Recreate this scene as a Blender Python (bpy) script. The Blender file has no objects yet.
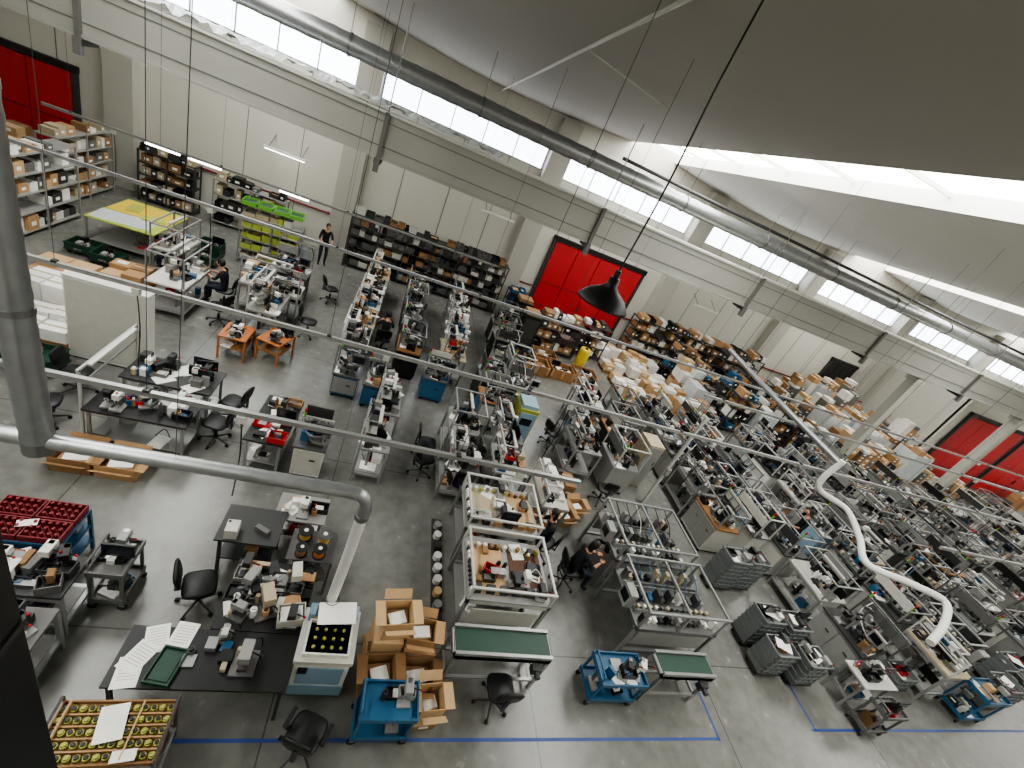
import bpy, math, random
from mathutils import Vector, Matrix
C=bpy.context.scene.collection
R=random.Random(7)
try:
    bpy.context.scene.view_settings.look='AgX - Medium High Contrast'
except Exception: pass
# ---------------------------------------------------------------- materials
def lin(c):
    return tuple(((v/255)/12.92 if v/255<=.04045 else ((v/255+.055)/1.055)**2.4) for v in c)
MAT={}
def mat(name,rgb,rough=.5,metal=0.,var=.12,scale=6.,emit=0.,bump=0.):
    m=bpy.data.materials.new(name);m.use_nodes=True
    nt=m.node_tree;b=nt.nodes['Principled BSDF']
    c=lin(rgb)
    b.inputs['Roughness'].default_value=rough;b.inputs['Metallic'].default_value=metal
    tc=nt.nodes.new('ShaderNodeTexCoord');n=nt.nodes.new('ShaderNodeTexNoise')
    n.inputs['Scale'].default_value=scale;n.inputs['Detail'].default_value=3
    nt.links.new(tc.outputs['Object'],n.inputs['Vector'])
    mx=nt.nodes.new('ShaderNodeMix');mx.data_type='RGBA'
    mx.inputs[6].default_value=(*[v*(1-var) for v in c],1);mx.inputs[7].default_value=(*[min(1,v*(1+var)) for v in c],1)
    nt.links.new(n.outputs['Fac'],mx.inputs[0]);nt.links.new(mx.outputs[2],b.inputs['Base Color'])
    if emit>0:
        b.inputs['Emission Color'].default_value=(*c,1);b.inputs['Emission Strength'].default_value=emit
    if bump>0:
        bp=nt.nodes.new('ShaderNodeBump');bp.inputs['Strength'].default_value=bump;bp.inputs['Distance'].default_value=.01
        nt.links.new(n.outputs['Fac'],bp.inputs['Height']);nt.links.new(bp.outputs[0],b.inputs['Normal'])
    MAT[name]=m;return m
for a in [('white',(224,223,216),.45),('offwhite',(196,195,186),.5),('paper',(242,241,236),.7),('lgrey',(146,146,142),.45),('grey',(102,102,99),.5),
 ('dgrey',(56,56,56),.5),('black',(20,20,21),.45),('rubber',(13,13,13),.6),('blue',(46,94,128),.4),('dblue',(34,54,84),.45),('lblue',(134,164,182),.45),
 ('red',(184,34,42),.45),('dred',(120,24,34),.5),('green',(112,182,64),.5),('dgreen',(30,66,50),.5),('lgreen',(174,188,84),.5),('yellow',(214,186,62),.5),
 ('orange',(180,108,54),.5),('card',(176,140,100),.8),('card2',(146,112,76),.8),('card3',(198,166,124),.8),('wood',(146,106,66),.6),('tan',(180,166,138),.6),
 ('skin',(196,146,118),.55),('hair',(28,20,16),.5),('shirt',(24,24,28),.8),('jeans',(34,40,56),.8),('olive',(164,166,78),.5),('gold',(190,156,72),.35),
 ('crate',(118,122,122),.5),('brownpad',(92,62,46),.7),('screen',(20,26,34),.15),('cablew',(214,214,208),.5)]:
    mat(*a)
mat('alu',(156,157,155),.34,.45);mat('frame',(192,192,186),.4,.1);mat('steel',(138,138,138),.3,.8);mat('galv',(160,162,163),.34,.75,.2,9);mat('chrome',(190,190,192),.15,1)
mat('flex',(222,222,217),.4,.0,.1,12);mat('wire',(70,70,70),.5,.3)
mat('beam',(156,155,148),.6,0,.08,1.2);mat('wallp',(206,204,194),.7,0,.05,.6);mat('conc',(178,176,167),.75,0,.06,.8)
mat('ceil',(160,156,148),.8,0,.05,.5);mat('ceil_lit',(226,225,219),.8,0,.04,.5)  # second ceiling tone: window and floor light put into a paler colour
mat('led',(255,252,244),.5,0,0,1,8.)
mat('sky',(252,252,248),.5,0,0,1,10.5)
mat('win',(240,246,255),.5,0,0,1,6.)
mat('tape',(52,78,142),.5)
mat('wrap',(200,205,207),.22,0,.2,14,0,.4)
def floor_mat():
    m=bpy.data.materials.new('floor_concrete');m.use_nodes=True;nt=m.node_tree;b=nt.nodes['Principled BSDF'];L=nt.links
    tc=nt.nodes.new('ShaderNodeTexCoord')
    n1=nt.nodes.new('ShaderNodeTexNoise');n1.inputs['Scale'].default_value=.55;n1.inputs['Detail'].default_value=7;n1.inputs['Roughness'].default_value=.65
    n2=nt.nodes.new('ShaderNodeTexNoise');n2.inputs['Scale'].default_value=5;n2.inputs['Detail'].default_value=8
    for n in(n1,n2):L.new(tc.outputs['Object'],n.inputs['Vector'])
    mx=nt.nodes.new('ShaderNodeMix');mx.data_type='FLOAT';mx.inputs[0].default_value=.4
    L.new(n1.outputs['Fac'],mx.inputs[2]);L.new(n2.outputs['Fac'],mx.inputs[3])
    cr=nt.nodes.new('ShaderNodeValToRGB');cr.color_ramp.elements[0].position=.3;cr.color_ramp.elements[1].position=.72
    cr.color_ramp.elements[0].color=(*lin((98,98,93)),1);cr.color_ramp.elements[1].color=(*lin((140,140,134)),1)
    L.new(mx.outputs[0],cr.inputs[0])
    br=nt.nodes.new('ShaderNodeTexBrick');br.offset=0;br.inputs['Scale'].default_value=1;br.inputs['Brick Width'].default_value=3.4;br.inputs['Row Height'].default_value=3.4
    br.inputs['Mortar Size'].default_value=.01;br.inputs['Color1'].default_value=(1,1,1,1);br.inputs['Color2'].default_value=(1,1,1,1);br.inputs['Mortar'].default_value=(.5,.5,.5,1)
    L.new(tc.outputs['Object'],br.inputs['Vector'])
    mu=nt.nodes.new('ShaderNodeMix');mu.data_type='RGBA';mu.blend_type='MULTIPLY';mu.inputs[0].default_value=1
    L.new(cr.outputs[0],mu.inputs[6]);L.new(br.outputs['Color'],mu.inputs[7]);L.new(mu.outputs[2],b.inputs['Base Color'])
    mr=nt.nodes.new('ShaderNodeMapRange');mr.inputs[3].default_value=.14;mr.inputs[4].default_value=.34
    L.new(n2.outputs['Fac'],mr.inputs[0]);L.new(mr.outputs[0],b.inputs['Roughness'])
    MAT['floor']=m
floor_mat()
# ---------------------------------------------------------------- mesh builder
class MB:
    def __init__(s):
        s.v=[];s.f=[];s.m=[];s.ms=[];s.sm=[]
    def mi(s,k):
        if k not in s.ms:s.ms.append(k)
        return s.ms.index(k)
    def add(s,vs,fs,k,smooth=False):
        o=len(s.v);i=s.mi(k);s.v+=[tuple(p) for p in vs]
        for f in fs:
            s.f.append(tuple(o+j for j in f));s.m.append(i);s.sm.append(smooth)
    def box(s,cx,cy,z0,sx,sy,sz,k,rz=0,rx=0):
        hx,hy=sx/2,sy/2;c,sn=math.cos(rz),math.sin(rz);vs=[]
        for z in(0,sz):
            for x,y in((-hx,-hy),(hx,-hy),(hx,hy),(-hx,hy)):
                zz=z;yy=y
                if rx: yy=y*math.cos(rx)-z*math.sin(rx);zz=y*math.sin(rx)+z*math.cos(rx)
                vs.append((cx+x*c-yy*sn,cy+x*sn+yy*c,z0+zz))
        s.add(vs,[(3,2,1,0),(4,5,6,7),(0,1,5,4),(1,2,6,5),(2,3,7,6),(3,0,4,7)],k)
    def cyl(s,p0,p1,r,k,n=8,r1=None,cap=True):
        p0=Vector(p0);p1=Vector(p1);d=(p1-p0)
        if d.length<1e-6:return
        d.normalize();a=d.orthogonal().normalized();b=d.cross(a);r1=r if r1 is None else r1
        vs=[];
        for p,rr in((p0,r),(p1,r1)):
            for i in range(n):
                t=2*math.pi*i/n;vs.append(p+a*math.cos(t)*rr+b*math.sin(t)*rr)
        fs=[(i,(i+1)%n,n+(i+1)%n,n+i) for i in range(n)]
        s.add(vs,fs,k,n>6)
        if cap: s.add(vs,[tuple(range(n-1,-1,-1)),tuple(range(n,2*n))],k)
    def lathe(s,cx,cy,prof,k,n=20):
        vs=[];
        for r,z in prof:
            for i in range(n):
                t=2*math.pi*i/n;vs.append((cx+r*math.cos(t),cy+r*math.sin(t),z))
        fs=[]
        for j in range(len(prof)-1):
            for i in range(n):
                fs.append((j*n+i,j*n+(i+1)%n,(j+1)*n+(i+1)%n,(j+1)*n+i))
        s.add(vs,fs,k,True)
    def ell(s,c,r,k,n=12,m=8,zr=(-1,1)):
        vs=[];fs=[]
        for j in range(m+1):
            a=-math.pi/2+math.pi*j/m
            for i in range(n):
                t=2*math.pi*i/n
                z=max(zr[0],min(zr[1],math.sin(a)))
                vs.append((c[0]+r[0]*math.cos(a)*math.cos(t),c[1]+r[1]*math.cos(a)*math.sin(t),c[2]+r[2]*z))
        for j in range(m):
            for i in range(n):fs.append((j*n+i,j*n+(i+1)%n,(j+1)*n+(i+1)%n,(j+1)*n+i))
        s.add(vs,fs,k,True)
    def pad(s,M,w,d,h,k,n=20):
        vs=[];prof=[(.86,0),(1,.3),(1,.7),(.86,1)]
        for sc,z in prof:
            for i in range(n):
                t=2*math.pi*i/n;c,sn=math.cos(t),math.sin(t)
                x=math.copysign(abs(c)**.5,c)*w/2*sc;y=math.copysign(abs(sn)**.5,sn)*d/2*sc
                vs.append(M@Vector((x,y,z*h)))
        fs=[(j*n+i,j*n+(i+1)%n,(j+1)*n+(i+1)%n,(j+1)*n+i) for j in range(3) for i in range(n)]
        fs+=[tuple(range(n-1,-1,-1)),tuple(range(3*n,4*n))]
        s.add(vs,fs,k,True)
    def tray(s,cx,cy,z0,sx,sy,h,k,t=.012,rz=0):
        c,sn=math.cos(rz),math.sin(rz)
        s.box(cx,cy,z0,sx,sy,t,k,rz)
        for dx,dy,a,b in((0,sy/2-t/2,sx,t),(0,-sy/2+t/2,sx,t),(sx/2-t/2,0,t,sy-2*t),(-sx/2+t/2,0,t,sy-2*t)):
            s.box(cx+dx*c-dy*sn,cy+dx*sn+dy*c,z0+t,a,b,h-t,k,rz)
    def sweep(s,pts,r,k,n=12,ridge=.0,step=.05,smooth=True):
        pts=[Vector(p) for p in pts];P=[]
        if smooth and len(pts)>2:
            for i in range(len(pts)-1):
                a=pts[max(i-1,0)];b=pts[i];c=pts[i+1];d=pts[min(i+2,len(pts)-1)]
                q=max(2,int((c-b).length/step))
                for j in range(q):
                    t=j/q;P.append(.5*((2*b)+(c-a)*t+(2*a-5*b+4*c-d)*t*t+(3*b-a-3*c+d)*t**3))
            P.append(pts[-1])
        else:
            for i in range(len(pts)-1):
                q=max(1,int((pts[i+1]-pts[i]).length/step))
                for j in range(q):P.append(pts[i].lerp(pts[i+1],j/q))
            P.append(pts[-1])
        up=None;vs=[]
        for i,p in enumerate(P):
            d=(P[min(i+1,len(P)-1)]-P[max(i-1,0)]).normalized()
            if up is None:up=d.orthogonal().normalized()
            up=(up-d*up.dot(d)).normalized();b=d.cross(up)
            rr=r*(1+(ridge if i%2 else 0))
            for j in range(n):
                t=2*math.pi*j/n;vs.append(p+up*math.cos(t)*rr+b*math.sin(t)*rr)
        fs=[(i*n+j,i*n+(j+1)%n,(i+1)*n+(j+1)%n,(i+1)*n+j) for i in range(len(P)-1) for j in range(n)]
        s.add(vs,fs,k,True)
        s.add(vs,[tuple(range(n-1,-1,-1)),tuple(range((len(P)-1)*n,len(P)*n))],k)
    def obj(s,name,x=0,y=0,z=0,rz=0,parent=None,sc=1.):
        me=bpy.data.meshes.new(name);me.from_pydata(s.v,[],s.f)
        for k in s.ms:me.materials.append(MAT[k])
        me.polygons.foreach_set('material_index',s.m);me.polygons.foreach_set('use_smooth',s.sm);me.update()
        o=bpy.data.objects.new(name,me);C.objects.link(o);o.location=(x,y,z);o.rotation_euler=(0,0,rz);o.scale=(sc,sc,sc)
        if parent:o.parent=parent
        return o
# ---------------------------------------------------------------- clutter
PAL={'mix':['white','lgrey','grey','black','dgrey','card','paper','steel','blue','tan','paper','black','alu','dgrey','card2','offwhite'],
 'box':['card','card2','card3','card','white','paper'],
 'white':['white','paper','offwhite','lgrey','white','card3'],
 'dark':['black','dgrey','grey','steel','dgrey','black','white','lgrey','card2'],
 'mach':['alu','steel','lgrey','black','white','dgrey','black','dgrey','steel','paper','grey','tan','blue','card']}
def clutter(b,x0,x1,y0,y1,z,n,r,pal='mix',hm=1.):
    P=PAL[pal];n=int(n*1.4+.5)
    for i in range(n):
        x=r.uniform(x0,x1);y=r.uniform(y0,y1);k=r.choice(P);t=r.random();a=r.choice([0,0,0,r.uniform(-.5,.5)])
        mx=min(x-x0,x1-x)+.07;my=min(y-y0,y1-y)+.07
        if t<.34:
            b.box(x,y,z,min(2*mx,r.uniform(.05,.24)),min(2*my,r.uniform(.05,.2)),r.uniform(.03,.2)*hm,k,a)
        elif t<.48:
            h=r.uniform(.06,.24)*hm;q=r.uniform(.02,.05);b.cyl((x,y,z),(x,y,z+h),q,k,9);b.cyl((x,y,z+h),(x,y,z+h+.03),q*.5,r.choice(['black','white','dgrey']),8)
        elif t<.6:
            b.box(x,y,z,.21,.297,.004+r.random()*.02,'paper',r.uniform(-.8,.8))
        elif t<.76:
            b.tray(x,y,z,r.uniform(.16,.3),r.uniform(.12,.22),r.uniform(.05,.12),r.choice(['dgrey','blue','grey','black','white','dgrey','black','lgrey','red','card']),.01,a)
            b.box(x,y,z+.012,.12,.1,.03,k,a)
        elif t<.9:
            b.box(x,y,z,.16,.2,.03,'lgrey',a);b.box(x,y+.06,z+.03,.05,.05,.26*hm,'steel',a);b.box(x,y+.01,z+.2*hm,.09,.16,.09,r.choice(['white','dgrey','lgrey','black']),a)
            b.cyl((x,y-.04,z+.08),(x,y-.04,z+.2*hm),.012,'chrome',6);b.cyl((x+.05,y,z+.24*hm),(x+.14,y-.05,z+.3*hm),.008,'black',5);b.ell((x+.14,y-.05,z+.3*hm),(.016,.016,.016),'red',6,4)
        elif t<.95:
            b.box(x,y,z,.12,.1,.02,'black',a);b.box(x,y,z+.02,.03,.03,.1,'black',a);b.box(x,y,z+.1,.32,.025,.2,'black',a);b.box(x,y-.014,z+.115,.29,.004,.17,'screen',a)
        else:
            b.sweep([(x-.1,y,z+.02),(x,y+.08,z+.12),(x+.12,y-.02,z+.05)],.008,r.choice(['black','black','blue','cablew']),5,0,.04)
# ---------------------------------------------------------------- furniture
def legs(b,w,d,h,k='alu',t=.045,feet=True):
    for sx in(-1,1):
        for sy in(-1,1):
            b.box(sx*(w/2-t/2),sy*(d/2-t/2),.0,t,t,h,k)
def alu_bench(name,x,y,w,d,rz=0,seed=0,h=.85,top='white',up=1.5,n=14,pal='mix',lower=True,lamp=True,cage=False,rail_side=1,nl=5):
    r=random.Random(seed);b=MB();F=r.choice(['alu','alu','frame']);q=.03
    legs(b,w,d,h)
    b.box(0,0,h,w,d,.04,top)
    for s in(-1,1):
        b.box(0,s*(d/2-.0225),.18,w-.09,.045,.045,'alu');b.box(s*(w/2-.0225),0,.18,.045,d-.09,.045,'alu')
        b.box(0,s*(d/2-.0225),h-.06,w-.09,.04,.06,'alu')
    if lower:
        b.box(0,0,.225,w-.1,d-.1,.015,'lgrey');clutter(b,-w/2+.15,w/2-.15,-d/2+.12,d/2-.12,.24,nl,r,'mix',1.6)
    z=h+.04
    if up>0:
        ys=[rail_side*(d/2-.02)] if not cage else [-(d/2-.02),d/2-.02]
        for yy in ys:
            for s in(-1,1):b.box(s*(w/2-.02),yy,z,q,q,up-z,F)
            b.box(0,yy,up,w,q,q,F)
            if not cage:
                b.box(0,yy,z+.28,w-.08,q,q,F)
                b.box(0,yy-rail_side*.12,z+.33,w-.1,.2,.015,'lgrey');clutter(b,-w/2+.1,w/2-.1,yy-rail_side*.14-.03,yy-rail_side*.14+.03,z+.345,max(3,n//3),r,pal,.7)
        if cage:
            for s in(-1,1):b.box(s*(w/2-.02),0,up,q,d-.08,q,F)
        if lamp:
            yy=0 if cage else rail_side*(d/2-.25)
            b.box(0,yy,up+q,w*.6,.06,.035,'offwhite')
            if not cage:
                for s in(-1,1):b.box(s*w*.28,(yy+ys[0])/2,up+q,.025,abs(yy-ys[0])+.04,.02,F)
            else:
                b.box(0,0,up,w-.06,q,q,F)
    clutter(b,-w/2+.12,w/2-.12,-d/2+.1,d/2-.12,z,n,r,pal)
    return b.obj(name,x,y,0,rz)
def station(name,x,y,w,d,rz=0,seed=0,base='lgrey',h=.85,n=10,tall=1.5):
    r=random.Random(seed);b=MB();q=.028
    b.box(0,0,.08,w-.06,d-.06,h-.12,base)
    for sx in(-1,1):
        for sy in(-1,1):b.cyl((sx*(w/2-.08),sy*(d/2-.08),0),(sx*(w/2-.08),sy*(d/2-.08),.08),.03,'black',8)
    nd=max(1,int(w/.45))
    for i in range(nd):
        dx=-w/2+.03+(w-.06)*(i+.5)/nd
        b.box(dx,-d/2+.025,.14,(w-.06)/nd-.03,.02,h-.24,r.choice([base,'offwhite','lgrey',base]));b.box(dx+.08,-d/2+.008,h-.28,.09,.015,.02,'black')
    b.box(0,0,h-.04,w,d,.04,r.choice(['steel','alu','grey','dgrey','wood']))
    k=r.choice(['alu','frame','alu','steel'])
    full=r.random()<.5
    for sx in(-1,1):
        for sy in((-1,1) if full else (1,)):b.box(sx*(w/2-.025),sy*(d/2-.025),h,q,q,tall-h,k)
        if full:b.box(sx*(w/2-.025),0,tall,q,d-.01,q,k)
    for sy in((-1,1) if full else (1,)):b.box(0,sy*(d/2-.025),tall,w,q,q,k)
    b.box(0,d/2-.02,h+.3,w-.1,.02,.22,r.choice(['offwhite','lgrey','dgrey','grey','black']))
    cx=r.uniform(-w/4,w/4);b.cyl((cx,0,h),(cx,0,h+.07),.17,'steel',18);b.cyl((cx,0,h+.07),(cx,0,h+.1),.2,'alu',18)
    for i in range(6):
        a=i*math.pi/3;b.box(cx+.14*math.cos(a),.14*math.sin(a),h+.1,.05,.05,.05,r.choice(['black','steel','dgrey']),a)
    fx=-cx if abs(cx)>.15 else w/2-.25
    b.lathe(fx,-.05,[(.05,h),(.1,h+.1),(.17,h+.22),(.18,h+.26),(.15,h+.25),(.12,h+.16),(.0,h+.14)],'steel',16)
    b.box(w/2-.1,-d/2+.12,h,.04,.04,.45,'alu');b.box(w/2-.12,-d/2+.07,h+.35,.28,.06,.2,r.choice(['lgrey','dgrey']));b.box(w/2-.12,-d/2+.036,h+.38,.2,.01,.14,'screen')
    b.cyl((-w/2+.05,d/2-.05,tall+.03),(-w/2+.05,d/2-.05,tall+.13),.02,'green',8);b.cyl((-w/2+.05,d/2-.05,tall+.13),(-w/2+.05,d/2-.05,tall+.2),.02,'red',8)
    for i in range(5):
        x0=r.uniform(-w/2+.1,w/2-.1);b.sweep([(x0,d/2-.05,tall),(x0+.1,.1,tall-.25),(r.uniform(-w/3,w/3),-.05,h+.15)],.011,r.choice(['black','blue','cablew','black','black']),5,0,.08)
    for i in range(4):
        x0=r.uniform(-w/2+.12,w/2-.12);y0=r.uniform(-d/2+.12,d/2-.12);hh=r.uniform(.2,.5);b.box(x0,y0,h,.04,.04,hh,'alu');b.box(x0,y0,h+hh-.08,r.uniform(.08,.25),.05,.06,r.choice(['steel','black','alu']),r.random()*3)
    clutter(b,-w/2+.12,w/2-.12,-d/2+.1,d/2-.1,h,n,r,'mach')
    return b.obj(name,x,y,0,rz)
def table(name,x,y,w,d,rz=0,h=.75,top='black',leg='dgrey',seed=0,n=0,pal='mix',z2=None):
    r=random.Random(seed);b=MB()
    for sx in(-1,1):
        for sy in(-1,1):b.box(sx*(w/2-.06),sy*(d/2-.06),0,.04,.04,h-.03,leg)
        b.box(sx*(w/2-.06),0,h-.09,.03,d-.16,.05,leg)
    b.box(0,d/2-.06,h-.09,w-.16,.03,.05,leg);b.box(0,-d/2+.06,h-.09,w-.16,.03,.05,leg)
    b.box(0,0,h-.03,w,d,.03,top)
    if z2:
        b.box(0,0,z2,w-.1,d-.1,.02,leg);clutter(b,-w/2+.15,w/2-.15,-d/2+.1,d/2-.1,z2+.02,4,r,pal,1.3)
    if n:clutter(b,-w/2+.12,w/2-.12,-d/2+.1,d/2-.1,h,n,r,pal)
    return b.obj(name,x,y,0,rz)
def chair(x,y,rz=0,name='office_chair',k='black',back=True,arms=False,sh=.5):
    b=MB()
    for i in range(5):
        a=i*2*math.pi/5+.3;c,s=math.cos(a),math.sin(a)
        b.cyl((0,0,.12),(.29*c,.29*s,.075),.022,'dgrey',6,.015);b.cyl((.29*c-.02*s,.29*s+.02*c,.032),(.29*c+.02*s,.29*s-.02*c,.032),.032,'rubber',10)
    b.cyl((0,0,.1),(0,0,.3),.035,'black',10);b.cyl((0,0,.3),(0,0,sh-.05),.02,'chrome',10)
    b.box(0,0,sh-.06,.2,.18,.04,'dgrey')
    b.pad(Matrix.Translation((0,0,sh-.03)),.45,.45,.07,k)
    if back:
        b.box(-.25,0,sh-.04,.12,.06,.02,'dgrey');b.box(-.29,0,sh-.04,.025,.06,.3,'dgrey')
        b.pad(Matrix.Translation((-.27,0,sh+.32))@Matrix.Rotation(math.radians(80),4,'Y')@Matrix.Translation((0,0,-.03)),.34,.4,.055,k)
    if arms:
        for s in(-1,1):
            b.box(-.02,s*.26,sh-.03,.05,.025,.22,'dgrey');b.box(0,s*.26,sh+.19,.24,.055,.03,'black')
            b.box(-.02,s*.2,sh-.05,.05,.14,.02,'dgrey')
    return b.obj(name,x,y,0,rz,None,.84)
def cart(name,x,y,w,d,h=.75,rz=0,k='blue',seed=0,n=6,pal='mix',lv=2):
    r=random.Random(seed);b=MB()
    for sx in(-1,1):
        for sy in(-1,1):
            px,py=sx*(w/2-.03),sy*(d/2-.03)
            b.box(px,py,.12,.03,.03,h-.12,k)
            b.cyl((px,py-.015,.05),(px,py+.015,.05),.05,'rubber',12);b.box(px,py,.09,.05,.05,.03,'steel')
    for i in range(lv):
        z=.14+(h-.2)*i/(lv-1)
        b.tray(0,0,z,w,d,.08,k,.02)
        clutter(b,-w/2+.14,w/2-.14,-d/2+.12,d/2-.12,z+.02,n,r,pal,1.1)
    b.cyl((-w/2,-d/2+.05,h+.12),(-w/2,d/2-.05,h+.12),.015,k,8)
    for s in(-1,1):b.cyl((-w/2,s*(d/2-.05),h),(-w/2,s*(d/2-.05),h+.12),.015,k,8)
    return b.obj(name,x,y,0,rz)
def cbox(b,x,y,z,sx,sy,sz,k='card',rz=0,opn=False,tape=True):
    if opn:
        b.tray(x,y,z,sx,sy,sz,k,.008,rz)
        b.box(x,y,z+.02,sx*.8,sy*.8,sz*.5,'card2',rz);b.box(x,y,z+.02+sz*.5,sx*.6,sy*.5,.03,'paper',rz+.2)
        c,s=math.cos(rz),math.sin(rz)
        for q in(-1,1):
            b.box(x-q*(sy/2+.05)*s,y+q*(sy/2+.05)*c,z+sz-.05,sx,.005,.12,k,rz,-q*.9)
            b.box(x+q*(sx/2+.06)*c,y+q*(sx/2+.06)*s,z+sz-.01,.12,sy,.006,k,rz)
    else:
        b.box(x,y,z,sx,sy,sz,k,rz)
        if tape:b.box(x,y,z+sz,sx,.05,.002,'tan',rz);b.box(x,y,z+sz*.4,sx*.4,sy+.004,.08 if sz>.2 else sz*.4,'paper',rz)
def pallet(b,x,y,w=1.2,d=.8,k='wood'):
    for i in(-1,0,1):b.box(x,y+i*(d/2-.05),0,w,.1,.1,k)
    for i in range(6):b.box(x-w/2+.06+i*(w-.12)/5,y,.1,.11,d,.022,k)
def pallet_load(x,y,w,d,h,rz=0,seed=0,wrap=False,name='pallet_of_boxes',pal=('card','card2','card3')):
    r=random.Random(seed);b=MB();pallet(b,0,0,w,d)
    nx=max(2,int(w/.36));ny=max(2,int(d/.32))
    for i in range(nx):
        for j in range(ny):
            z=.122;hh=h*(r.uniform(.85,1) if wrap else r.uniform(.6,1.05));kk=r.choice(pal)
            while z<hh-.08:
                bh=r.choice([.14,.18,.24]);bh=min(bh,max(.1,hh-z))
                if r.random()<.4:kk=r.choice(pal)
                cbox(b,-w/2+w*(i+.5)/nx,-d/2+d*(j+.5)/ny,z,w/nx-.015,d/ny-.015,bh-.004,kk,0,False,r.random()<.7)
                z+=bh
            if r.random()<.25:b.box(-w/2+w*(i+.5)/nx,-d/2+d*(j+.5)/ny,z,.2,.14,.012,'paper',r.random()*.4)
    if wrap:
        b.box(0,0,.12,w+.01,d+.01,h*.78,'wrap')
    return b.obj(name,x,y,0,rz)
def rack(name,x,y,w,d,h,rz=0,lv=5,seed=0,pal=('card','card2','white'),fill=.9,k='lgrey',bay=1.0,bins=False,top=True):
    r=random.Random(seed);b=MB();nb=max(1,round(w/bay))
    for i in range(nb+1):
        px=-w/2+.02+(w-.04)*i/nb
        for s in(-1,1):b.box(px,s*(d/2-.02),0,.04,.04,h,k)
    for l in range(lv):
        z=.1+(h-.14)*l/(lv-1);b.box(0,0,z,w-.01,d-.01,.03,k)
        if l==lv-1 and not top:continue
        sp=(h-.14)/(lv-1)-.06;xx=-w/2+.06
        while xx<w/2-.12:
            bw=r.uniform(.14,.36)
            if xx+bw>w/2-.04:break
            if r.random()<fill:
                hh=sp*r.uniform(.45,.92) if l<lv-1 else r.uniform(.1,.28);kk=r.choice(pal);dd=d*r.uniform(.6,.92)
                if bins or r.random()<.2:
                    b.tray(xx+bw/2,0,z+.03,bw-.02,dd,min(hh,.2),kk,.01);b.box(xx+bw/2,0,z+.045,bw-.1,dd-.1,.06,r.choice(['black','white','steel','card']))
                else:
                    b.box(xx+bw/2,0,z+.03,bw-.02,dd,hh,kk);b.box(xx+bw/2,-dd/2-.002,z+.03+hh*.3,bw*.4,.004,hh*.3,'paper')
            xx+=bw
    return b.obj(name,x,y,0,rz)
def crates(x,y,w,d,nl,rz=0,k='crate',name='plastic_crate_stack',dolly=True,contents=True,seed=1,lh=.12,pap=False):
    r=random.Random(seed);b=MB();z=0
    if dolly:
        b.box(0,0,.1,w,d,.03,'dgrey');z=.13
        for sx in(-1,1):
            for sy in(-1,1):b.cyl((sx*(w/2-.08),sy*(d/2-.08)-.015,.05),(sx*(w/2-.08),sy*(d/2-.08)+.015,.05),.05,'rubber',10)
    for i in range(nl):
        b.tray(0,0,z,w-.03,d-.03,lh,k,.012);b.box(0,d/2-.01,z+lh-.03,w,.02,.025,k);b.box(0,-d/2+.01,z+lh-.03,w,.02,.025,k)
        b.box(w/2-.01,0,z+lh-.03,.02,d,.025,k);b.box(-w/2+.01,0,z+lh-.03,.02,d,.025,k)
        nr=int(w/.12)
        for j in range(nr):
            for s in(-1,1):b.box(-w/2+w*(j+.5)/nr,s*(d/2-.008),z,.012,.014,lh-.03,k)
        z+=lh+.004
    if contents:clutter(b,-w/2+.12,w/2-.12,-d/2+.1,d/2-.1,z-lh+.01,6,r,'dark',.5)
    if pap:b.box(0,0,z+.002,.3,.21,.004,'paper',r.uniform(-.5,.5))
    return b.obj(name,x,y,0,rz)
def conveyor(x,y,w,d,h=.8,name='belt_conveyor'):
    b=MB();legs(b,w,d,h-.1);b.box(0,0,h-.1,w,d,.08,'alu');b.box(0,0,h-.02,w-.02,d-.1,.025,'dgreen')
    for s in(-1,1):
        b.box(0,s*(d/2-.02),h-.1,w,.04,.14,'alu');b.cyl((s*(w/2),-d/2+.04,h-.04),(s*(w/2),d/2-.04,h-.04),.04,'steel',12)
        b.box(0,s*(d/2-.02),.2,w-.08,.04,.04,'alu')
        b.box(s*(w/2-.02),0,.2,.04,d-.08,.04,'alu')
    b.box(w/2-.2,-d/2-.05,h-.2,.14,.1,.12,'dgrey');b.cyl((w/2-.2,-d/2-.1,h-.14),(w/2-.2,-d/2-.18,h-.14),.04,'dgrey',12)
    return b.obj(name,x,y,0)
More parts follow.
